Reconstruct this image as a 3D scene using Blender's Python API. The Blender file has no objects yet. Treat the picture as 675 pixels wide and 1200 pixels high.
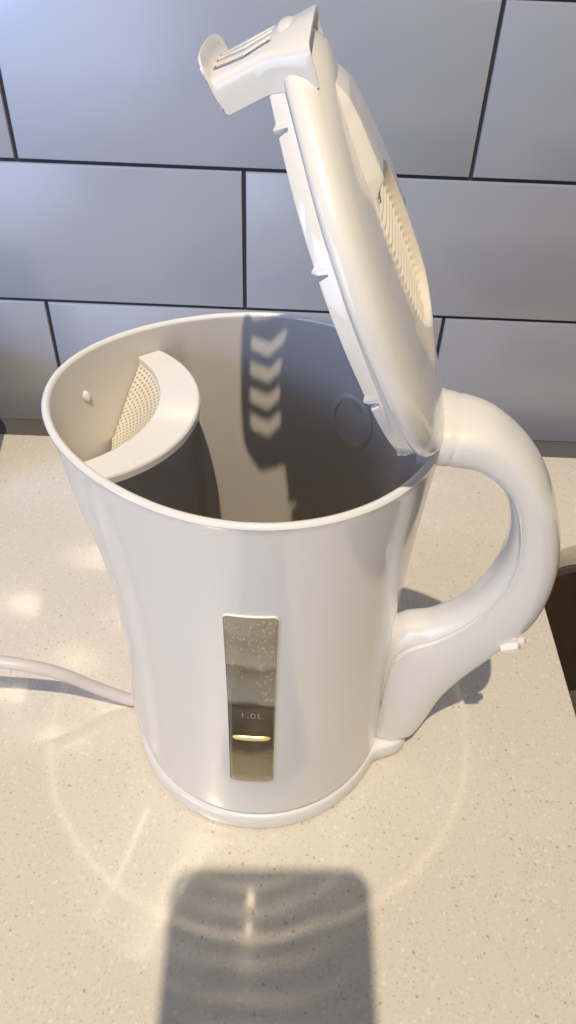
import bpy, bmesh, math, random
from mathutils import Vector, Matrix
sin,cos,pi,rad=math.sin,math.cos,math.pi,math.radians
S=bpy.context.scene
S.view_settings.view_transform='Standard'; S.view_settings.look='None'; S.view_settings.exposure=0

# ---------------- helpers
def link(o,parent=None,mat=None):
    S.collection.objects.link(o)
    if parent: o.parent=parent
    if mat is not None: o.data.materials.append(mat)
    return o
def finish(name,bm,mat=None,parent=None,ang=32,recalc=True):
    bmesh.ops.remove_doubles(bm,verts=bm.verts,dist=1e-6)
    if recalc: bmesh.ops.recalc_face_normals(bm,faces=bm.faces)
    for f in bm.faces: f.smooth=True
    for e in bm.edges:
        if len(e.link_faces)==2 and e.calc_face_angle(0)>rad(ang): e.smooth=False
    me=bpy.data.meshes.new(name); bm.to_mesh(me); bm.free()
    return link(bpy.data.objects.new(name,me),parent,mat)
def loft(bm,rings,closed=True,skip=None):
    V=[[bm.verts.new(p) for p in r] for r in rings]
    n=len(rings[0])
    for i in range(len(V)-1):
        for j in range(n if closed else n-1):
            if skip and skip(i,j): continue
            k=(j+1)%n
            try: bm.faces.new((V[i][j],V[i][k],V[i+1][k],V[i+1][j]))
            except ValueError: pass
    return V
def empty(name,loc=(0,0,0),rotz=0):
    e=bpy.data.objects.new(name,None); e.location=loc; e.rotation_euler=(0,0,rotz); e.empty_display_size=.02
    S.collection.objects.link(e); return e
def tag(o,label,cat,**k):
    o["label"]=label; o["category"]=cat
    for a,b in k.items(): o[a]=b
def smooth(a,b,x):
    t=max(0,min(1,(x-a)/(b-a))); return t*t*(3-2*t)
def interp(tab,x):
    if x<=tab[0][0]: return tab[0][1]
    for (a,b),(c,d) in zip(tab,tab[1:]):
        if x<=c:
            t=(x-a)/(c-a); return b+(d-b)*t
    return tab[-1][1]
def catmull(P,n):
    out=[];m=len(P)
    for i in range(m-1):
        p0=P[max(i-1,0)];p1=P[i];p2=P[i+1];p3=P[min(i+2,m-1)]
        for s in range(n):
            t=s/n
            out.append([0.5*((2*b)+(-a+c)*t+(2*a-5*b+4*c-d)*t*t+(-a+3*b-3*c+d)*t**3) for a,b,c,d in zip(p0,p1,p2,p3)])
    out.append(list(P[-1])); return out

# ---------------- materials
def newmat(name):
    m=bpy.data.materials.new(name); m.use_nodes=True
    nt=m.node_tree; b=nt.nodes['Principled BSDF']
    return m,nt,b
def N(nt,t,**k):
    n=nt.nodes.new(t)
    for a,v in k.items():
        if a in n.inputs: n.inputs[a].default_value=v
        else: setattr(n,a,v)
    return n
def plastic(name,col,rough=.28,bump=.02,coat=.0,cr=.07,cior=1.5):
    m,nt,b=newmat(name)
    tc=N(nt,'ShaderNodeTexCoord')
    n1=N(nt,'ShaderNodeTexNoise',Scale=60.0,Detail=4.0)
    nt.links.new(tc.outputs['Object'],n1.inputs['Vector'])
    mr=N(nt,'ShaderNodeMapRange'); mr.inputs['To Min'].default_value=rough-.05; mr.inputs['To Max'].default_value=rough+.07
    nt.links.new(n1.outputs['Fac'],mr.inputs['Value']); nt.links.new(mr.outputs['Result'],b.inputs['Roughness'])
    n2=N(nt,'ShaderNodeTexNoise',Scale=14.0,Detail=3.0); nt.links.new(tc.outputs['Object'],n2.inputs['Vector'])
    mx=N(nt,'ShaderNodeMix',data_type='RGBA')
    mx.inputs[6].default_value=(*[c*.96 for c in col],1); mx.inputs[7].default_value=(*col,1)
    nt.links.new(n2.outputs['Fac'],mx.inputs[0]); nt.links.new(mx.outputs[2],b.inputs['Base Color'])
    n3=N(nt,'ShaderNodeTexNoise',Scale=900.0,Detail=2.0); nt.links.new(tc.outputs['Object'],n3.inputs['Vector'])
    bp=N(nt,'ShaderNodeBump',Strength=bump,Distance=.0005)
    nt.links.new(n3.outputs['Fac'],bp.inputs['Height']); nt.links.new(bp.outputs['Normal'],b.inputs['Normal'])
    if coat: b.inputs['Coat Weight'].default_value=coat; b.inputs['Coat Roughness'].default_value=cr; b.inputs['Coat IOR'].default_value=cior
    return m
white=plastic('white_plastic',(.83,.82,.82),.38,.03,coat=1,cr=.09,cior=1.7)
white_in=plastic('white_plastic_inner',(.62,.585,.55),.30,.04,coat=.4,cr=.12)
white_lid=plastic('white_plastic_lid',(.84,.825,.81),.28,.03,coat=.9,cr=.08,cior=1.6)
cream=plastic('white_plastic_warm_bounce',(.84,.78,.68),.40,.03)  # warm bounced light of the grip recess put into the colour
cordm=plastic('cord_plastic',(.72,.67,.67),.4)
rubber=plastic('grey_rubber',(.12,.12,.13),.6)
black=plastic('black_ceramic',(.02,.02,.022),.2)

def filter_mat():
    m,nt,b=newmat('perforated_plastic'); b.inputs['Roughness'].default_value=.35
    uv=N(nt,'ShaderNodeUVMap'); sep=N(nt,'ShaderNodeSeparateXYZ'); nt.links.new(uv.outputs[0],sep.inputs[0])
    def M(op,a,bv=None,c=None):
        n=N(nt,'ShaderNodeMath',operation=op)
        for i,x in enumerate((a,bv,c)):
            if x is None: continue
            if isinstance(x,(int,float)): n.inputs[i].default_value=x
            else: nt.links.new(x,n.inputs[i])
        return n.outputs[0]
    fy=M('MULTIPLY',sep.outputs[1],14.0); row=M('FLOOR',fy); off=M('MULTIPLY',M('MODULO',row,2.0),.5)
    fx=M('ADD',M('MULTIPLY',sep.outputs[0],40.0),off)
    dx=M('SUBTRACT',M('FRACT',fx),.5); dy=M('SUBTRACT',M('FRACT',fy),.5)
    d=M('SQRT',M('ADD',M('MULTIPLY',dx,dx),M('MULTIPLY',dy,dy)))
    h=M('LESS_THAN',d,.25)
    mx=N(nt,'ShaderNodeMix',data_type='RGBA'); mx.inputs[6].default_value=(.84,.80,.72,1); mx.inputs[7].default_value=(.38,.33,.25,1)
    nt.links.new(h,mx.inputs[0]); nt.links.new(mx.outputs[2],b.inputs['Base Color'])
    bp=N(nt,'ShaderNodeBump',Strength=.8,Distance=.001); bp.invert=True; nt.links.new(h,bp.inputs['Height']); nt.links.new(bp.outputs[0],b.inputs['Normal'])
    return m
perf=filter_mat()

def mixtrans(m,nt,b,fac,col):
    tr=N(nt,'ShaderNodeBsdfTransparent'); tr.inputs[0].default_value=(*col,1)
    mix=N(nt,'ShaderNodeMixShader'); mix.inputs[0].default_value=fac
    nt.links.new(b.outputs[0],mix.inputs[1]); nt.links.new(tr.outputs[0],mix.inputs[2])
    nt.links.new(mix.outputs[0],nt.nodes['Material Output'].inputs[0])
    return mix
def window_mat():
    m,nt,b=newmat('banded_window_plastic')
    b.inputs['Roughness'].default_value=.05
    b.inputs['Transmission Weight'].default_value=.50; b.inputs['IOR'].default_value=1.5
    tc=N(nt,'ShaderNodeTexCoord')
    sp=N(nt,'ShaderNodeSeparateXYZ'); nt.links.new(tc.outputs['Object'],sp.inputs[0])
    n=N(nt,'ShaderNodeTexNoise',Scale=75.0,Detail=3.0); nt.links.new(tc.outputs['Object'],n.inputs['Vector'])
    wv=N(nt,'ShaderNodeMath',operation='MULTIPLY_ADD'); nt.links.new(n.outputs['Fac'],wv.inputs[0]); wv.inputs[1].default_value=.022; nt.links.new(sp.outputs[2],wv.inputs[2])
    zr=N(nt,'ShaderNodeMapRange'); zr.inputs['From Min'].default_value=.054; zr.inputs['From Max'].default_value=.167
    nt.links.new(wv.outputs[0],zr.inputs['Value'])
    cr=N(nt,'ShaderNodeValToRGB'); nt.links.new(zr.outputs[0],cr.inputs[0])  # painted bands imitate the light and dark refracted by the water
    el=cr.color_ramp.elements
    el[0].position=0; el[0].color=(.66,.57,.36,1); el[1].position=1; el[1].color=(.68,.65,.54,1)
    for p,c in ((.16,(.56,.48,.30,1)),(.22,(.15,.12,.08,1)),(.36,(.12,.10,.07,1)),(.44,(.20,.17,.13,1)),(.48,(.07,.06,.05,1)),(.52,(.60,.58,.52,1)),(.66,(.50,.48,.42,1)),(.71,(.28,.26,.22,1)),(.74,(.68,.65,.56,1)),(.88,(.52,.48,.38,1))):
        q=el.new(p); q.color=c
    nt.links.new(cr.outputs[0],b.inputs['Base Color'])
    bp=N(nt,'ShaderNodeBump',Strength=.4,Distance=.001); nt.links.new(n.outputs['Fac'],bp.inputs['Height']); nt.links.new(bp.outputs[0],b.inputs['Normal'])
    mixtrans(m,nt,b,.28,(.95,.93,.88))
    return m
winm=window_mat()
def water_mat():
    m,nt,b=newmat('water'); b.inputs['Base Color'].default_value=(.95,.92,.82,1); b.inputs['Roughness'].default_value=.02
    b.inputs['Transmission Weight'].default_value=1; b.inputs['IOR'].default_value=1.33
    tc=N(nt,'ShaderNodeTexCoord'); n=N(nt,'ShaderNodeTexNoise',Scale=45.0); nt.links.new(tc.outputs['Object'],n.inputs['Vector'])
    bp=N(nt,'ShaderNodeBump',Strength=.5,Distance=.003); nt.links.new(n.outputs['Fac'],bp.inputs['Height']); nt.links.new(bp.outputs[0],b.inputs['Normal'])
    mixtrans(m,nt,b,.45,(.95,.90,.76))
    return m
waterm=water_mat()
dropm,_n,_b=newmat('droplet'); _b.inputs['Base Color'].default_value=(.86,.85,.78,1); _b.inputs['Roughness'].default_value=.05; _b.inputs['Transmission Weight'].default_value=.72; _b.inputs['IOR'].default_value=1.33
_t=N(_n,'ShaderNodeTexNoise',Scale=300.0); _p=N(_n,'ShaderNodeBump',Strength=.1,Distance=.0003); _n.links.new(_t.outputs['Fac'],_p.inputs['Height']); _n.links.new(_p.outputs[0],_b.inputs['Normal'])

def counter_mat():
    m,nt,b=newmat('speckled_quartz')
    tc=N(nt,'ShaderNodeTexCoord')
    n0=N(nt,'ShaderNodeTexNoise',Scale=9.0,Detail=5.0); nt.links.new(tc.outputs['Object'],n0.inputs['Vector'])
    base=N(nt,'ShaderNodeMix',data_type='RGBA'); base.inputs[6].default_value=(.72,.67,.59,1); base.inputs[7].default_value=(.775,.725,.645,1)
    nt.links.new(n0.outputs['Fac'],base.inputs[0])
    cur=base.outputs[2]
    nf=N(nt,'ShaderNodeTexNoise',Scale=700.0,Detail=3.0); nt.links.new(tc.outputs['Object'],nf.inputs['Vector'])
    fr=N(nt,'ShaderNodeMapRange'); fr.inputs['From Min'].default_value=.40; fr.inputs['From Max'].default_value=.7; fr.inputs['To Min'].default_value=0; fr.inputs['To Max'].default_value=.20
    nt.links.new(nf.outputs['Fac'],fr.inputs['Value'])
    mf=N(nt,'ShaderNodeMix',data_type='RGBA'); mf.inputs[7].default_value=(.52,.44,.35,1)
    nt.links.new(fr.outputs[0],mf.inputs[0]); nt.links.new(cur,mf.inputs[6]); cur=mf.outputs[2]
    wn=N(nt,'ShaderNodeTexNoise',Scale=500.0,Detail=2.0); nt.links.new(tc.outputs['Object'],wn.inputs['Vector'])
    wv=N(nt,'ShaderNodeVectorMath',operation='SCALE'); nt.links.new(wn.outputs['Color'],wv.inputs[0]); wv.inputs['Scale'].default_value=.0022
    wa=N(nt,'ShaderNodeVectorMath',operation='ADD'); nt.links.new(tc.outputs['Object'],wa.inputs[0]); nt.links.new(wv.outputs[0],wa.inputs[1])
    for sc,th,rr,col,st in ((460.,.58,.15,(.42,.31,.21,1),.40),(720.,.60,.18,(.45,.35,.25,1),.34),(330.,.88,.13,(.28,.20,.13,1),.55),(350.,.71,.24,(.90,.87,.80,1),.42)):
        v=N(nt,'ShaderNodeTexVoronoi',Scale=sc); nt.links.new(wa.outputs[0],v.inputs['Vector'])
        sp=N(nt,'ShaderNodeSeparateColor'); nt.links.new(v.outputs['Color'],sp.inputs[0])
        a=N(nt,'ShaderNodeMath',operation='GREATER_THAN'); nt.links.new(sp.outputs[0],a.inputs[0]); a.inputs[1].default_value=th
        r=N(nt,'ShaderNodeMapRange'); r.inputs['From Min'].default_value=rr; r.inputs['From Max'].default_value=rr+.14; r.inputs['To Min'].default_value=st; r.inputs['To Max'].default_value=0
        nt.links.new(v.outputs['Distance'],r.inputs['Value'])
        mu=N(nt,'ShaderNodeMath',operation='MULTIPLY'); nt.links.new(a.outputs[0],mu.inputs[0]); nt.links.new(r.outputs[0],mu.inputs[1])
        mm=N(nt,'ShaderNodeMix',data_type='RGBA'); mm.inputs[7].default_value=col
        nt.links.new(mu.outputs[0],mm.inputs[0]); nt.links.new(cur,mm.inputs[6]); cur=mm.outputs[2]
    nt.links.new(cur,b.inputs['Base Color'])
    rn=N(nt,'ShaderNodeMapRange'); rn.inputs['To Min'].default_value=.16; rn.inputs['To Max'].default_value=.30
    nt.links.new(n0.outputs['Fac'],rn.inputs['Value']); nt.links.new(rn.outputs[0],b.inputs['Roughness'])
    b.inputs['Coat Weight'].default_value=1; b.inputs['Coat Roughness'].default_value=.07; b.inputs['Coat IOR'].default_value=1.6
    return m
counterm=counter_mat()
def tile_mat():
    m,nt,b=newmat('satin_tile')
    tc=N(nt,'ShaderNodeTexCoord'); n=N(nt,'ShaderNodeTexNoise',Scale=7.0,Detail=4.0); nt.links.new(tc.outputs['Object'],n.inputs['Vector'])
    mx=N(nt,'ShaderNodeMix',data_type='RGBA'); mx.inputs[6].default_value=(.325,.34,.375,1); mx.inputs[7].default_value=(.375,.39,.425,1)
    nt.links.new(n.outputs['Fac'],mx.inputs[0]); nt.links.new(mx.outputs[2],b.inputs['Base Color'])
    b.inputs['Roughness'].default_value=.22; b.inputs['Specular IOR Level'].default_value=.9
    n2=N(nt,'ShaderNodeTexNoise',Scale=22.0,Detail=2.0); nt.links.new(tc.outputs['Object'],n2.inputs['Vector'])
    bp=N(nt,'ShaderNodeBump',Strength=.18,Distance=.003); nt.links.new(n2.outputs['Fac'],bp.inputs['Height']); nt.links.new(bp.outputs[0],b.inputs['Normal'])
    return m
tilem=tile_mat()
grout=plastic('dark_grout',(.035,.037,.045),.85)
def steelmat(name,col,r0,r1,metal=1):
    steel,ntx,bs=newmat(name); bs.inputs['Metallic'].default_value=metal; bs.inputs['Base Color'].default_value=col
    tcx=N(ntx,'ShaderNodeTexCoord'); nx=N(ntx,'ShaderNodeTexNoise',Scale=30.0,Detail=5.0); mpx=N(ntx,'ShaderNodeMapping'); mpx.inputs['Scale'].default_value=(1,20,1)
    ntx.links.new(tcx.outputs['Object'],mpx.inputs[0]); ntx.links.new(mpx.outputs[0],nx.inputs['Vector'])
    mrx=N(ntx,'ShaderNodeMapRange'); mrx.inputs['To Min'].default_value=r0; mrx.inputs['To Max'].default_value=r1
    ntx.links.new(nx.outputs['Fac'],mrx.inputs['Value']); ntx.links.new(mrx.outputs[0],bs.inputs['Roughness'])
    return steel
steel=steelmat('brushed_steel',(.30,.24,.19,1),.25,.5)  # dark brown reflection put into the steel colour
steel2=steelmat('polished_steel',(.80,.76,.64,1),.25,.4,.6)
glint_gold=steelmat('gold_glint_paint',(1.0,.76,.32,1),.28,.36,.35)  # gold colour of the imitated waterline glint
phonem=plastic('phone_black',(.02,.02,.02),.3)
glassdark=plastic('phone_glass',(.01,.01,.012),.08)
printm=plastic('printed_ink',(.34,.32,.28),.5)

# ---------------- worktop with sink cut-out
def rrect(x0,x1,y0,y1,r,n=10):
    P=[]
    for cx,cy,a0 in ((x1-r,y1-r,0),(x0+r,y1-r,90),(x0+r,y0+r,180),(x1-r,y0+r,270)):
        for i in range(n+1):
            a=rad(a0+90*i/n); P.append((cx+r*cos(a),cy+r*sin(a)))
    return P
YB=.232; YW=.257
SX=(.170,.56,-.26,.142,.05)
bm=bmesh.new()
outer=[bm.verts.new((x,y,0)) for x,y in ((-.9,-.6),(.9,-.6),(.9,YB),(-.9,YB))]
hole=rrect(*SX)
hv=[bm.verts.new((x,y,0)) for x,y in hole]
ed=[bm.edges.new((L[i],L[(i+1)%len(L)])) for L in (outer,hv) for i in range(len(L))]
bmesh.ops.triangle_fill(bm,edges=ed,use_beauty=True)
prev=hv
for off,z in ((.0012,-.0005),(.002,-.002),(.002,-.02)):
    h2=rrect(SX[0]+off,SX[1]-off,SX[2]+off,SX[3]-off,SX[4]-off)
    cur=[bm.verts.new((x,y,z)) for x,y in h2]
    for i in range(len(cur)):
        k=(i+1)%len(cur); bm.faces.new((prev[i],prev[k],cur[k],cur[i]))
    prev=cur
o2=[bm.verts.new((v.co.x,v.co.y,-.03)) for v in outer]
for i in range(4):
    k=(i+1)%4; bm.faces.new((outer[i],outer[k],o2[k],o2[i]))
o=finish('worktop',bm,counterm,recalc=True); o["kind"]="structure"; tag(o,"cream speckled stone kitchen worktop with sink cut-out","worktop")
bm=bmesh.new()
loft(bm,[[(-.9,YB,-.004),(.9,YB,-.004)],[(-.9,YW+.01,-.004),(.9,YW+.01,-.004)]],closed=False)
ledge=plastic('strip_grey',(.13,.125,.13),.5)  # dark grey strip, slightly lower than the worktop
o=finish('recessed_strip',bm,ledge); tag(o,"dark grey recessed strip between worktop and tiled wall","sealant strip")
# sink
bm=bmesh.new()
R=[]
for off,z,r in ((-.012,-.0205,.06),(.004,-.0205,.046),(.006,-.023,.045),(.010,-.10,.05),(.02,-.145,.06),(.06,-.16,.07)):
    R.append([(x,y,z) for x,y in rrect(SX[0]+off,SX[1]-off,SX[2]+off,SX[3]-off,r)])
V=loft(bm,R); bm.faces.new(V[-1])
o=finish('kitchen_sink',bm,steel); tag(o,"stainless steel undermount sink bowl set in the worktop","sink")
bm=bmesh.new()
bmesh.ops.create_cone(bm,segments=40,radius1=.035,radius2=.035,depth=.004,cap_ends=True,matrix=Matrix.Translation((.366,-.06,-.1575)))
d=finish('drain',bm,steel,o)

# ---------------- tiled wall
bm=bmesh.new()
TL,TH,G=.279,.0935,.0024
X0=-.026
for row in range(0,6):
    z0=.0995+(row-1)*TH+G/2; z1=z0+TH-G
    if row==0: z0=-.004
    sh = X0 if row%2==1 else X0+TL/2
    for k in range(-4,4):
        x0=sh+k*TL+G/2; x1=x0+TL-G
        b=.0009
        rings=[]
        for (i,yy) in ((0,YW+.004),(0,YW+b),(b*.35,YW+b*.3),(b,YW)):
            rings.append([(x0+i,yy,z0+i),(x1-i,yy,z0+i),(x1-i,yy,z1-i),(x0+i,yy,z1-i)])
        V=loft(bm,rings); bm.faces.new(V[-1])
for f in bm.faces: f.material_index=0
V=loft(bm,[[(-1.2,YW+.0022,-.006),(1.2,YW+.0022,-.006)],[(-1.2,YW+.0022,.55),(1.2,YW+.0022,.55)]],closed=False)
bm.faces.ensure_lookup_table()
bm.faces[-1].material_index=1
o=finish('tiled_wall',bm,tilem); o.data.materials.append(grout)
tag(o,"pale grey brick-pattern tiled wall with dark grout","tiled wall")

# ---------------- kettle
K=empty('electric_kettle',(0,0,0),rad(-8)); tag(K,"white plastic electric kettle with open lid on its base","kettle")
_pt=catmull([(.006,.0628),(.02,.0625),(.045,.0614),(.075,.0605),(.105,.0604),(.135,.0611),(.165,.0624),(.2,.0646)],14)
_pt=[tuple(p) for p in _pt]
def prof(z): return interp(_pt,z)
def spout(phi,z):
    d=math.degrees(math.atan2(sin(phi-pi),cos(phi-pi)))
    s=smooth(.105,.222,z)*1.10
    sp=.0150*math.exp(-abs(d/41)**1.9)*s**1.45
    sp+=.0030*(1-smooth(47,51.5,abs(d)))*smooth(.012,.035,z)*(1-smooth(.165,.199,z))
    return sp
def RR(phi,z):
    return prof(z)+spout(phi,z)-.0006*(1-smooth(.0118,.0135,z))
WZ0,WZ1=.043,.156; WC=rad(-83); WH=.0088/.0605
a=WC-WH; b_=WC+WH
phis=[a+(b_-a)*i/10 for i in range(11)]
rest=2*pi-(b_-a)
phis+=[b_+rest*i/360 for i in range(1,360)]
NWR=36
low=[.012,.0125,.0133,.0145,.017,.02,.024,.028,.033,.038,WZ0]
zs=low+[WZ0+(WZ1-WZ0)*i/NWR for i in range(1,NWR+1)]+[.1585,.161,.164,.167,.17,.173,.176,.179,.182,.185,.188,.191,.194,.197,.1992]
NL0=len(low)-1
T=.0026
rings=[]
rings.append([(.02*cos(p),.02*sin(p),.0112) for p in phis])
rings.append([((RR(p,.012)-.0012)*cos(p),(RR(p,.012)-.0012)*sin(p),.0112) for p in phis])
base_i=len(rings)
for z in zs: rings.append([((RR(p,z))*cos(p),(RR(p,z))*sin(p),z) for p in phis])
for dr,z in ((.0003,.2003),(-.0003,.2012),(-.0012,.2016),(-.0022,.2012),(-.0026,.2003)):
    rings.append([((RR(p,.2)+dr)*cos(p),(RR(p,.2)+dr)*sin(p),z) for p in phis])
inner_i=len(rings)
zin=[z for z in reversed(zs) if z>=.02]
for z in zin: rings.append([((RR(p,z)-T)*cos(p),(RR(p,z)-T)*sin(p),z) for p in phis])
rings.append([((RR(p,.016)-T-.002)*cos(p),(RR(p,.016)-T-.002)*sin(p),.016) for p in phis])
rings.append([(.02*cos(p),.02*sin(p),.016) for p in phis])
bm=bmesh.new()
o0=base_i+NL0
o1=o0+NWR
i1=inner_i+(len(zs)-1-(NL0+NWR)); i0=inner_i+(len(zs)-1-NL0)
def skip(i,j):
    return j<10 and ((o0<=i<o1) or (i1<=i<i0))
V=loft(bm,rings,skip=skip)
bm.faces.new(list(reversed(V[0]))); bm.faces.new(V[-1])
for k in range(NWR):
    for j in (0,10):
        bm.faces.new((V[o0+k][j],V[o0+k+1][j],V[i0-k-1][j],V[i0-k][j]))
for j in range(10):
    bm.faces.new((V[o0][j],V[o0][j+1],V[i0][j+1],V[i0][j]))
    bm.faces.new((V[o1][j],V[o1][j+1],V[i1][j+1],V[i1][j]))
body=finish('kettle_body',bm,white,K,ang=50)
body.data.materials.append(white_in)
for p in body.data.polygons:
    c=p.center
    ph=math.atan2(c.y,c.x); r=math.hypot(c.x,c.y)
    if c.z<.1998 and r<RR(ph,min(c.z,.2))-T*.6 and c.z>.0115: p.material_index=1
bm=bmesh.new(); rings=[]
for r,z in ((.056,.0162),(.056,.0172),(.054,.0182),(.03,.0186),(.006,.0188)):
    rings.append([(r*cos(2*pi*i/96),r*sin(2*pi*i/96),z) for i in range(96)])
V=loft(bm,rings); bm.faces.new(V[-1])
finish('heating_plate',bm,steel2,K)
PV=rad(60); rv=.0598
bm=bmesh.new(); rings=[]
nrm=Vector((-cos(PV),-sin(PV),0)); tng=Vector((-sin(PV),cos(PV),0)); upv=Vector((0,0,1))
cV=Vector((rv*cos(PV),rv*sin(PV),.160))
for r,h in ((.0115,-.004),(.0115,.0012),(.0108,.0020),(.0090,.0020),(.0084,.0012),(.004,.0012)):
    rings.append([tuple(cV+nrm*h+tng*r*cos(2*pi*i/48)+upv*r*1.25*sin(2*pi*i/48)) for i in range(48)])
V=loft(bm,rings); bm.faces.new(V[-1])
finish('inner_wall_boss',bm,white_in,K,ang=50)  # round raised boss on the inner wall

# window panel
def wpt(x,z,dr=.0006):
    r=interp(_pt,z)+dr; p=WC+x/.0605
    return (r*cos(p),r*sin(p),z)
W2=.0093; zc=(WZ0+WZ1)/2; hh=(WZ1-WZ0)/2+.0006
rows=[]
nz=40
def halfw(zz):
    d=hh-abs(zz)
    r=.0022
    return W2 if d>=r else W2-r+math.sqrt(max(0,r*r-(r-d)**2))
zz=[-hh+.0022*(1-cos(pi/2*i/6)) for i in range(6)]+[-hh+.0022+(2*hh-.0044)*i/nz for i in range(nz+1)]+[hh-.0022*(1-cos(pi/2*i/6)) for i in range(5,-1,-1)]
for q in zz:
    w=halfw(q); rows.append([wpt(-w+2*w*i/12,zc+q,.0006) for i in range(13)])
bm=bmesh.new()
loft(bm,rows,closed=False)
win=finish('water_level_window',bm,winm,K)
md=win.modifiers.new('Solid','SOLIDIFY'); md.thickness=.0014; md.offset=-1 
loop=[(x,z) for x,z in rrect(-W2,W2,-hh,hh,.0022,6)]
dense=[]
for i in range(len(loop)):
    a_=loop[i]; c_=loop[(i+1)%len(loop)]; Ln=math.hypot(a_[0]-c_[0],a_[1]-c_[1]); n=max(1,int(Ln/.003))
    for s in range(n): dense.append((a_[0]+(c_[0]-a_[0])*s/n,a_[1]+(c_[1]-a_[1])*s/n))
rings=[]
for off,dr in ((0,.0002),(0,.0007),(.0002,.0007),(.0004,.0000)):
    rings.append([wpt(x*(1+off/W2),zc+z*(1+off/hh),dr) for x,z in dense])
bm=bmesh.new()
loft(bm,rings)
finish('window_frame',bm,white,win)

def text_on_window(s,x,z,size,name):
    cu=bpy.data.curves.new(name,'FONT'); cu.body=s; cu.size=size; cu.extrude=.00003; cu.align_x='CENTER'; cu.space_character=1.1
    ob=bpy.data.objects.new(name,cu); S.collection.objects.link(ob)
    dg=bpy.context.evaluated_depsgraph_get(); me=bpy.data.meshes.new_from_object(ob.evaluated_get(dg))
    bpy.data.objects.remove(ob)
    for v in me.vertices:
        v.co=Vector(wpt(x+v.co.x,z+v.co.y,.0010+v.co.z))
    me.materials.append(printm)
    m=bpy.data.objects.new(name,me); S.collection.objects.link(m); m.parent=win
text_on_window("1.0L",.0000,.0925,.0050,'level_marking')
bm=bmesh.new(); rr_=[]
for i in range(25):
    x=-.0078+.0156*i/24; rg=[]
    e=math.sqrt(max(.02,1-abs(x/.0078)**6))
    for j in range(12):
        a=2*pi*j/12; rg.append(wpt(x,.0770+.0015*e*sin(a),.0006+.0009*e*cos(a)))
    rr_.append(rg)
loft(bm,rr_); finish('glint_ridge',bm,glint_gold,win)  # gold ridge added to imitate the glint at the waterline
random.seed(7)
bm=bmesh.new()
for k in range(260):
    z=.1540-.050*random.random()**1.4; x=random.uniform(-.0082,.0082)
    if z<.140 and x<.002 and random.random()<.7: continue
    r=random.choice((.0002,.0002,.0003,.0003,.0004,.0005,.0007))
    c=Vector(wpt(x,z,.0006)); nn=Vector((c.x,c.y,0)).normalized(); tt=Vector((-nn.y,nn.x,0))
    st=random.uniform(1,1.7)
    pr=[]
    for (rr,hh_) in ((1,0),(.9,.25),(.6,.48),(.2,.58)):
        pr.append([tuple(c+nn*hh_*r+tt*rr*r*cos(2*pi*i/10)+Vector((0,0,1))*rr*r*st*sin(2*pi*i/10)) for i in range(10)])
    V=loft(bm,pr); bm.faces.new(V[-1])
cd=finish('condensation',bm,dropm,win,ang=80); cd["kind"]="stuff"

# water
bm=bmesh.new()
wz=[.0190,.025,.04,.06,.0740]
wr=[[((prof(z)-T-.0004)*cos(p),(prof(z)-T-.0004)*sin(p),z) for p in phis] for z in wz]
V=loft(bm,wr); bm.faces.new(list(reversed(V[0]))); bm.faces.new(V[-1])
finish('water',bm,waterm,K,ang=40)

# spout filter
def arc(cx,R,amax,n=60): return [(cx+R*cos(-amax+2*amax*i/n),R*sin(-amax+2*amax*i/n)) for i in range(n+1)]
def clampin(x,y,z,m=.0028):
    r=math.hypot(x,y); p=math.atan2(y,x); rm=RR(p,min(z,.2))-m
    if r>rm: x*=rm/r; y*=rm/r
    return x,y
outerA=arc(-.0735,.0478,rad(72)); innerA=arc(-.0850,.0435,rad(60))
bm=bmesh.new()
zt=.1905
prof_=[(innerA,0,zt-.003),(innerA,0,zt-.0008),(innerA,.0002,zt-.0002),(innerA,.0006,zt),(outerA,-.0010,zt),(outerA,-.0004,zt-.0003),(outerA,0,zt-.0010),(outerA,0,zt-.0036),(outerA,-.0012,zt-.0036),(outerA,-.0012,zt-.002),(innerA,0,zt-.003)]
rings=[]
for A,off,z in prof_:
    pts=[]
    for i,(x,y) in enumerate(A):
        cx=-.0735 if A is outerA else -.0850
        l=math.hypot(x-cx,y); pts.append((*clampin(x+(x-cx)/l*off,y+y/l*off,z),z))
    rings.append(pts)
loft(bm,rings,closed=False)
fl=finish('spout_filter',bm,white_lid,K,ang=24)
bm=bmesh.new()
uvl=bm.loops.layers.uv.new('UVMap')
nr=10
rows=[]
for k in range(nr+1):
    z=zt-.003-.024*k/nr
    rows.append([(*clampin(x-.022*k/nr,y*(1-.12*k/nr),z,.0030),z) for x,y in innerA])
Vv=[[bm.verts.new(p) for p in r] for r in rows]
for i in range(nr):
    for j in range(len(innerA)-1):
        f=bm.faces.new((Vv[i][j],Vv[i][j+1],Vv[i+1][j+1],Vv[i+1][j]))
        for lp,(uu,vv) in zip(f.loops,((j,i),(j+1,i),(j+1,i+1),(j,i+1))): lp[uvl].uv=(uu/(len(innerA)-1),vv/nr)
finish('filter_mesh',bm,perf,fl)
bm=bmesh.new(); bmesh.ops.create_uvsphere(bm,u_segments=20,v_segments=12,radius=.0017,matrix=Matrix.Translation((-.0725,.010,.186))@Matrix.Diagonal((1,1,1.5,1)))
finish('filter_clip',bm,white,fl)

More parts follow.
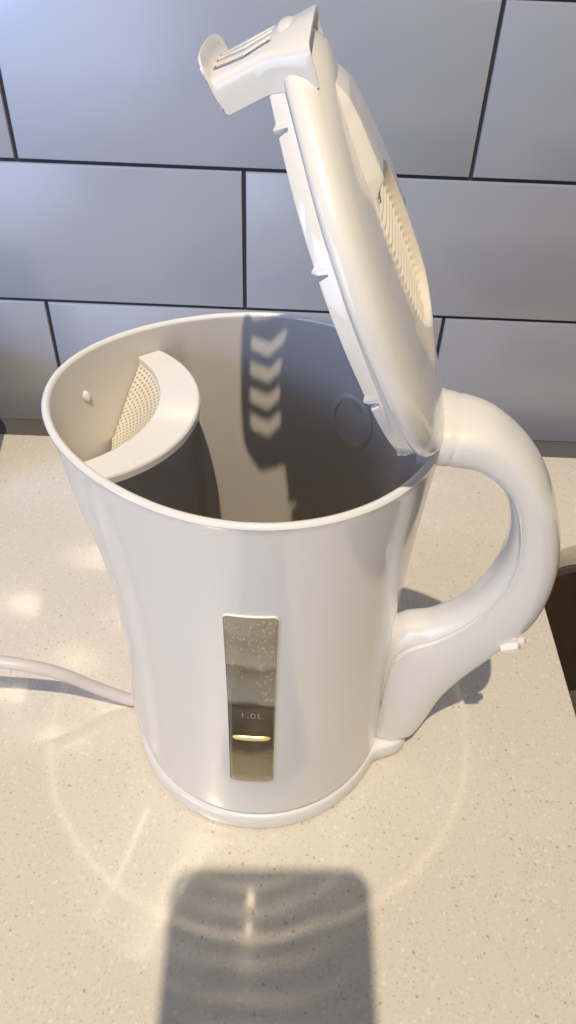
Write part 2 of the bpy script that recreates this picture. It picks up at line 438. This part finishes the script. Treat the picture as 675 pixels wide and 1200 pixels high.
# handle
secs=[
 (.056,.190,.054,.2085,.0170),
 (.066,.1898,.068,.2088,.0160),
 (.077,.1880,.083,.2050,.0140),
 (.0880,.1795,.0998,.1898,.0128),
 (.0943,.164,.1125,.165,.0121),
 (.0963,.146,.1185,.138,.0117),
 (.0933,.128,.1172,.111,.0113),
 (.0860,.1115,.1080,.089,.0111),
 (.0750,.0995,.0975,.068,.0112),
 (.063,.094,.0893,.048,.0122),
 (.0565,.083,.0845,.026,.0128),
 (.0560,.045,.0810,.0125,.0122),
 (.0560,.013,.0770,.0100,.0110)]
ss=catmull(secs,9)
NN=120
bm=bmesh.new(); rings=[]
for si,s in enumerate(ss):
    ix,iz,ox,oz,w=s
    cx,cz=(ix+ox)/2,(iz+oz)/2; hx,hz=(ox-ix)/2,(oz-iz)/2
    rg=[]
    k=.975 if si==9 else 1
    for j in range(NN):
        t=2*pi*j/NN
        c_,s_=cos(t),sin(t); e=2/2.7
        a=math.copysign(abs(c_)**e,c_); b=math.copysign(abs(s_)**e,s_)
        bf=1.0; af=1
        j0=41
        if j in (j0,NN-j0): bf=.88; af=.97
        if j0<j<NN-j0: bf*=.94
        rg.append((cx+hx*a*af*k,w*b*bf*k,cz+hz*a*af*k))
    rings.append(rg)
V=loft(bm,rings); bm.faces.new(V[0]); bm.faces.new(list(reversed(V[-1])))
handle=finish('handle',bm,white,K,ang=28)
bm=bmesh.new()
bmesh.ops.create_cube(bm,size=1,matrix=Matrix.Translation((.1090,-.0085,.0985))@Matrix.Rotation(rad(-28),4,'Y')@Matrix.Diagonal((.0130,.0085,.0075,1)))
bmesh.ops.bevel(bm,geom=bm.edges[:],offset=.0028,segments=5,affect='EDGES')
finish('power_switch',bm,white,handle)

# ---------------- lid
ANG=rad(64.5); YAW=rad(5)
Rz=Matrix.Rotation(YAW,3,'Z')
H=Vector((.0590,0,.2015)); du=Rz@Vector((-cos(ANG),0,sin(ANG))); dw=Rz@Vector((sin(ANG),0,cos(ANG))); dv=Rz@Vector((0,1,0))
def L(u,v,w): return tuple(H+du*u+dv*v+dw*w)
NL=160
RL=.0550
def outl(t,sc=1.0,tip=1.0,dr=0):
    c,s=cos(t),sin(t)
    r=RL+.0105*tip*math.exp(-(math.atan2(s,c)/.40)**2)+dr
    if c<0:
        e=2/2.35
        cc=-abs(c)**e*1.08; sv=math.copysign(abs(s)**e,s)
        k=smooth(0,.25,-c)
        cc=c*1.03*(1-k)+cc*k; sv=s*(1-k)+sv*k
        return (.061+r*sc*cc, r*sc*sv*.96)
    return (.061+r*sc*c*1.03, r*sc*s*.96)
def ring(sc,w,tip=1.0,dr=0,tipw=0):
    out=[]
    for j in range(NL):
        t=2*pi*j/NL; u,v=outl(t,sc,tip,dr)
        out.append(L(u,v,w+tipw*math.exp(-(math.atan2(sin(t),cos(t))/.4)**2)))
    return out
bm=bmesh.new()
domet=[(0,.0098),(.2,.0097),(.4,.0094),(.6,.0087),(.78,.0077),(.88,.0067),(.95,.0052),(1,.002),(1.15,.002)]
rings=[ring(.90,-.0012,0),ring(.93,-.0016,.3),ring(.985,-.0016),ring(.998,-.0010),ring(1.003,.0002),ring(1.0,.0018),ring(.985,.0037),ring(.95,.0053),ring(.88,.0067,tipw=.002),ring(.78,.0077,tipw=.0012),ring(.6,.0087),ring(.4,.0094),ring(.2,.0097)]
V=loft(bm,rings)
c=bm.verts.new(L(.061,0,.0098))
for j in range(NL): bm.faces.new((V[-1][j],V[-1][(j+1)%NL],c))
bm.faces.new(V[0])
lid=finish('lid',bm,white_lid,K,ang=60)
bm=bmesh.new()
notch=[rad(x) for x in (-28,-66,-102,-136,28,66,102,136)]
rings=[]
NS=720
for sc,w in ((.970,-.0013),(.970,-.0058),(.964,-.0063),(.948,-.0063),(.941,-.0058),(.941,-.0013)):
    rg=[]
    for j in range(NS):
        t=2*pi*j/NS; u,v=outl(t,sc,.8)
        tt=math.atan2(sin(t),cos(t)); ww=w
        for n in notch:
            d=(abs(tt)-abs(n))/rad(1)
            if n*tt>0 and abs(d)<3 and w<-.003:
                if d<0: ww=w-.0012*max(0,1-abs(d+1.2)/1.2)
                elif d<1.3: ww=max(w,-.0036)
        rg.append(L(u,v,ww))
    rings.append(rg)
loft(bm,rings)
finish('lid_skirt',bm,white,lid,ang=40)
# raised grip with ribbed recess
rows=[]; rec=[]
def lidw(u,v):
    q=math.hypot((u-.061)/RL,v/RL)
    return interp(domet,q)
nu,nv=420,100
for i in range(nu+1):
    u=.014+(.119-.014)*i/nu
    rw=[]; rc=[]
    hw=interp([(.014,.009),(.03,.017),(.06,.0240),(.09,.0205),(.105,.0155),(.119,.012)],u)
    for j in range(nv+1):
        q=-1+2*j/nv; v=hw*q
        edge=smooth(0,.28,1-abs(q))
        endf=smooth(.012,.055,u)*(1-smooth(.108,.120,u)*.4)
        h=.0046*edge*endf
        e=abs((u-.066)/.0235)**2.8+abs((v+.0085)/.0150)**2.8
        if e<1:
            dpt=smooth(0,.30,1-e)
            rib=smooth(.1,.4,1-e)
            h=h*(1-dpt)+dpt*(.0012+.00034*rib*sin(2*pi*(u-.04)/.0024))
        rw.append(L(u,v,lidw(u,v)-.0006+h)); rc.append(e<.90)
    rows.append(rw); rec.append(rc)
bm=bmesh.new()
VV=loft(bm,rows,closed=False)
for i in range(nu):
    for j in range(nv):
        if rec[i][j]:
            f=bm.faces.get((VV[i][j],VV[i][j+1],VV[i+1][j+1],VV[i+1][j]))
            if f: f.material_index=1
g=finish('lid_grip',bm,white_lid,lid,ang=70); g.data.materials.append(cream)  # recess faces carry the painted warm bounce
# spout flap
bm=bmesh.new()
nvv=190; nw=90; rows=[]
for k in range(nw+1):
    s=k/nw; rw=[]
    HWF=.0195-.0030*smooth(0,.55,s)
    for j in range(nvv+1):
        tq=-1+2*j/nvv
        q=abs(tq)
        v=HWF*math.copysign(min(1,q*1.18),tq)
        drop=.0078*smooth(.80,1.0,q)+.0030*(1-smooth(0,.5,s))*q**2
        wend=-.0214+.0016*q**4
        w0=.0088-.0030*q*q
        se=s if s<=.93 else .93+.2*(s-.93)
        w=w0+(wend-w0)*se
        u=.1274-.0016*min(1,q*1.18)**2-drop-.0008*s
        u+=.0052*smooth(.89,1,s)*(1-.35*smooth(.6,1,q))
        rw.append((u,v,w))
    rows.append(rw)
for rw in rows:
    for _ in range(10):
        cp=list(rw)
        for j in range(1,len(rw)-1):
            rw[j]=tuple((cp[j-1][k]+2*cp[j][k]+cp[j+1][k])/4 for k in range(3))
def fskip(i,j):
    p=rows[i][j]; q=rows[i+1][j+1]
    w=(p[2]+q[2])/2; v=(p[1]+q[1])/2
    if i>nw*.90 or not(-.0184<w<-.0025): return False
    bend=.0026*(1-abs(w+.0100)/.0080)-.0013
    return any(abs(v+bend-c)<.0019 for c in (-.0095,-.0032,.0032,.0095))
loft(bm,[[L(*p) for p in r] for r in rows],closed=False,skip=fskip)
fo=finish('spout_flap',bm,white_lid,lid,ang=50)
md=fo.modifiers.new('Solid','SOLIDIFY'); md.thickness=.0009; md.offset=0
# hinge lug
bm=bmesh.new()
bmesh.ops.create_cone(bm,segments=32,radius1=.0038,radius2=.0038,depth=.028,cap_ends=True,matrix=Matrix.Translation((.0620,0,.2030))@Matrix.Rotation(pi/2,4,'X'))
bmesh.ops.bevel(bm,geom=[e for e in bm.edges if e.calc_face_angle(0)>1],offset=.0008,segments=2,affect='EDGES')
finish('hinge',bm,white,lid)

# ---------------- power base + cord
B=empty('power_base'); tag(B,"round white plastic kettle power base with cord on worktop","kettle base")
bm=bmesh.new(); rings=[]
def br(p,dr): 
    d=math.atan2(sin(p+rad(8)),cos(p+rad(8)))
    return .0636+dr+.0130*math.exp(-(d/.23)**4)
for dr,z in ((-.002,.0006),(0,.0008),(.0008,.0018),(.0007,.006),(.0003,.0085),(-.0004,.0096),(-.0014,.0101),(-.0045,.0103),(-.010,.0103)):
    rings.append([((br(2*pi*i/240,dr))*cos(2*pi*i/240),(br(2*pi*i/240,dr))*sin(2*pi*i/240),z) for i in range(240)])
V=loft(bm,rings); bm.faces.new(V[0]); bm.faces.new(V[-1])
finish('base_plate',bm,white,B,ang=40)
bm=bmesh.new()
bmesh.ops.create_cone(bm,segments=48,radius1=.03,radius2=.028,depth=.0008,cap_ends=True,matrix=Matrix.Translation((0,0,.01072)))
finish('connector',bm,rubber,B)
pts=catmull([(-.060,.0,.0055),(-.070,.000,.0065),(-.084,-.001,.016),(-.103,-.004,.034),(-.126,-.006,.044),(-.155,-.004,.043),(-.20,.01,.03),(-.25,.04,.010),(-.30,.09,.0035),(-.34,.17,.0035)],10)
bm=bmesh.new(); rings=[]
for i,p in enumerate(pts):
    a=Vector(pts[max(0,i-1)]); c=Vector(pts[min(len(pts)-1,i+1)]); t=(c-a).normalized()
    s=t.cross(Vector((0,0,1))).normalized(); n=s.cross(t)
    r=.0034
    rings.append([tuple(Vector(p)+s*r*cos(2*pi*j/20)+n*r*.8*sin(2*pi*j/20)) for j in range(20)])
V=loft(bm,rings); bm.faces.new(V[0]); bm.faces.new(V[-1])
finish('power_cord',bm,cordm,B)

# ---------------- dark mug barely in view
M=empty('mug',(-.243,.185,0)); tag(M,"small glossy black mug standing on the worktop","mug")
bm=bmesh.new(); rings=[]
for r,z in ((.03,.0005),(.038,.001),(.040,.004),(.041,.05),(.041,.08),(.0402,.0815),(.0385,.08),(.038,.01),(.03,.006)):
    rings.append([(r*cos(2*pi*i/64),r*sin(2*pi*i/64),z) for i in range(64)])
V=loft(bm,rings); bm.faces.new(V[0]); bm.faces.new(V[-1])
finish('mug_body',bm,black,M)
bm=bmesh.new(); rings=[]
for i in range(25):
    a=-pi/2+pi*i/24; cx=-.040-.022*cos(a); cz=.042+.022*sin(a)
    rings.append([(cx-.004*cos(a)*cos(q),.005*sin(q),cz+.004*sin(a)*cos(q)) for q in [2*pi*j/16 for j in range(16)]])
loft(bm,rings); finish('mug_handle',bm,black,M)

# ---------------- camera
cam=bpy.data.cameras.new('Camera'); co=bpy.data.objects.new('Camera',cam); S.collection.objects.link(co)
cam.sensor_fit='VERTICAL'; cam.sensor_height=36; cam.lens=26.4; cam.clip_start=.002; cam.clip_end=50
MR=Matrix.Rotation(rad(47),4,'X')@Matrix.Rotation(rad(2.4),4,'Z')
co.matrix_world=Matrix.Translation((.010,-.2224,.355))@MR
S.camera=co

# ---------------- phone that takes the picture (its shadow is in the photo)
P=empty('smartphone'); tag(P,"black smartphone held above the worktop, photographing the kettle","smartphone")
P.matrix_world=Matrix.Translation((.010,-.2224,.355))@MR@Matrix.Translation((-.0117,-.049,.0085))
bm=bmesh.new(); rings=[]
for off,z in ((.0015,-.004),(.0004,-.0033),(0,-.002),(0,.002),(.0004,.0033),(.0015,.004)):
    rings.append([(x,y,z) for x,y in rrect(-.036+off,.036-off,-.074+off,.074-off,.009-off,8)])
V=loft(bm,rings); bm.faces.new(V[0]); bm.faces.new(V[-1])
finish('phone_body',bm,phonem,P)
bm=bmesh.new(); bm.faces.new([bm.verts.new((x,y,.0043)) for x,y in rrect(-.033,.033,-.072,.072,.007,8)])
finish('screen',bm,glassdark,P)
for yy in (.049,.031,.066):
    bm=bmesh.new(); bmesh.ops.create_cone(bm,segments=32,radius1=.0065,radius2=.0065,depth=.0016,cap_ends=True,matrix=Matrix.Translation((.0117,yy,-.0048)))
    finish('camera_lens',bm,glassdark,P)

# ---------------- light
def point(name,loc,P_,r,col):
    l=bpy.data.lights.new(name,'POINT'); l.energy=P_; l.shadow_soft_size=r; l.color=col
    o=bpy.data.objects.new(name,l); o.location=loc; S.collection.objects.link(o); return l
point('ceiling_lamp',(-.05,-.72,1.88),138,.012,(1,.85,.63))
def area(loc,target,P_,sx,sy,col,spread=180):
    l=bpy.data.lights.new('blue_fill_light','AREA'); l.shape='RECTANGLE'; l.size=sx; l.size_y=sy; l.energy=P_; l.color=col; l.spread=rad(spread)
    o=bpy.data.objects.new('blue_fill_light',l); o.location=loc; S.collection.objects.link(o)
    o.rotation_euler=(Vector(target)-Vector(loc)).to_track_quat('-Z','Y').to_euler()
area((-1.0,-1.35,.35),(-.12,.25,.22),10,1.0,1.1,(.55,.70,1))  # broad bluish fill, added for a soft sheen on the tiles
area((-.75,-.25,.50),(-.28,.257,.32),.9,.3,.3,(.25,.45,1),60)  # small blue lamp added to tint the upper left tiles

# added lamp: projects bands and glints imitating the kettle's reflections on the worktop
LX,LY,LZ=.0,-.52,.36
l=point('added_caustic_lamp',(LX,LY,LZ),8.5,.0015,(1,.84,.60))
l.use_nodes=True; nt=l.node_tree; em=nt.nodes['Emission']
tc=N(nt,'ShaderNodeTexCoord'); sp=N(nt,'ShaderNodeSeparateXYZ'); nt.links.new(tc.outputs['Normal'],sp.inputs[0])
def M(op,*a):
    n=N(nt,'ShaderNodeMath',operation=op)
    for i,x in enumerate(a):
        if isinstance(x,(int,float)): n.inputs[i].default_value=x
        else: nt.links.new(x,n.inputs[i])
    return n.outputs[0]
px=M('SUBTRACT',LX,M('MULTIPLY',M('DIVIDE',sp.outputs[0],sp.outputs[2]),LZ))
py=M('SUBTRACT',LY,M('MULTIPLY',M('DIVIDE',sp.outputs[1],sp.outputs[2]),LZ))
cmb=N(nt,'ShaderNodeCombineXYZ'); nt.links.new(px,cmb.inputs[0]); nt.links.new(py,cmb.inputs[1])
nz_=N(nt,'ShaderNodeTexNoise',Scale=24.0,Detail=2.0); nt.links.new(cmb.outputs[0],nz_.inputs['Vector'])
wob=M('MULTIPLY',M('SUBTRACT',nz_.outputs['Fac'],.5),.010)
def rad_(cx,cy,sx=1.0):
    ax=M('MULTIPLY',M('SUBTRACT',px,cx),sx); ay=M('SUBTRACT',py,cy)
    return M('SQRT',M('ADD',M('MULTIPLY',ax,ax),M('MULTIPLY',ay,ay)))
def gauss(x,c,s):
    d=M('DIVIDE',M('SUBTRACT',x,c),s); return M('EXPONENT',M('MULTIPLY',M('MULTIPLY',d,d),-1.0))
r0=rad_(0,0)
r1=M('ADD',rad_(0,-.045,1.0),wob)
side=gauss(px,.003,.027)
tot=None
def add(x):
    global tot
    tot=x if tot is None else M('ADD',tot,x)
for c,s,k in ((.0455,.0013,.55),(.0555,.0022,.40),(.0665,.0014,.65),(.0765,.0028,.32),(.090,.0030,.28),(.100,.0018,.24)):
    add(M('MULTIPLY',M('MULTIPLY',gauss(r1,c,s),side),k))
add(M('MULTIPLY',M('MULTIPLY',gauss(r0,.074,.014),gauss(px,-.003,.036)),.22))
add(M('MULTIPLY',gauss(M('ADD',r0,M('MULTIPLY',wob,.35)),.110,.0016),.48))
add(M('MULTIPLY',gauss(r0,.100,.010),.08))
add(M('MULTIPLY',M('MULTIPLY',gauss(px,.0005,.0015),gauss(py,-.0955,.0034)),2.8))
add(M('MULTIPLY',M('MULTIPLY',gauss(px,.0005,.0012),gauss(py,-.1075,.0024)),2.2))
add(M('MULTIPLY',M('MULTIPLY',gauss(px,.0005,.0045),gauss(py,-.108,.018)),.35))
front=M('GREATER_THAN',r0,.0665)
infr=M('LESS_THAN',py,.03)
tot=M('MULTIPLY',M('MULTIPLY',tot,front),infr)
nt.links.new(tot,em.inputs['Strength'])

w=bpy.data.worlds.new('World'); S.world=w; w.use_nodes=True; nt=w.node_tree
bg=nt.nodes['Background']; tc=nt.nodes.new('ShaderNodeTexCoord'); sp=nt.nodes.new('ShaderNodeSeparateXYZ'); nt.links.new(tc.outputs['Generated'],sp.inputs[0])
cr=nt.nodes.new('ShaderNodeValToRGB'); mr=nt.nodes.new('ShaderNodeMapRange'); mr.inputs['From Min'].default_value=-1
nt.links.new(sp.outputs[2],mr.inputs['Value']); nt.links.new(mr.outputs[0],cr.inputs[0]); nt.links.new(cr.outputs[0],bg.inputs[0])
e=cr.color_ramp.elements; e[0].position=.3; e[0].color=(.31,.305,.33,1); e[1].position=.95; e[1].color=(.50,.48,.49,1)
bg.inputs[1].default_value=.33
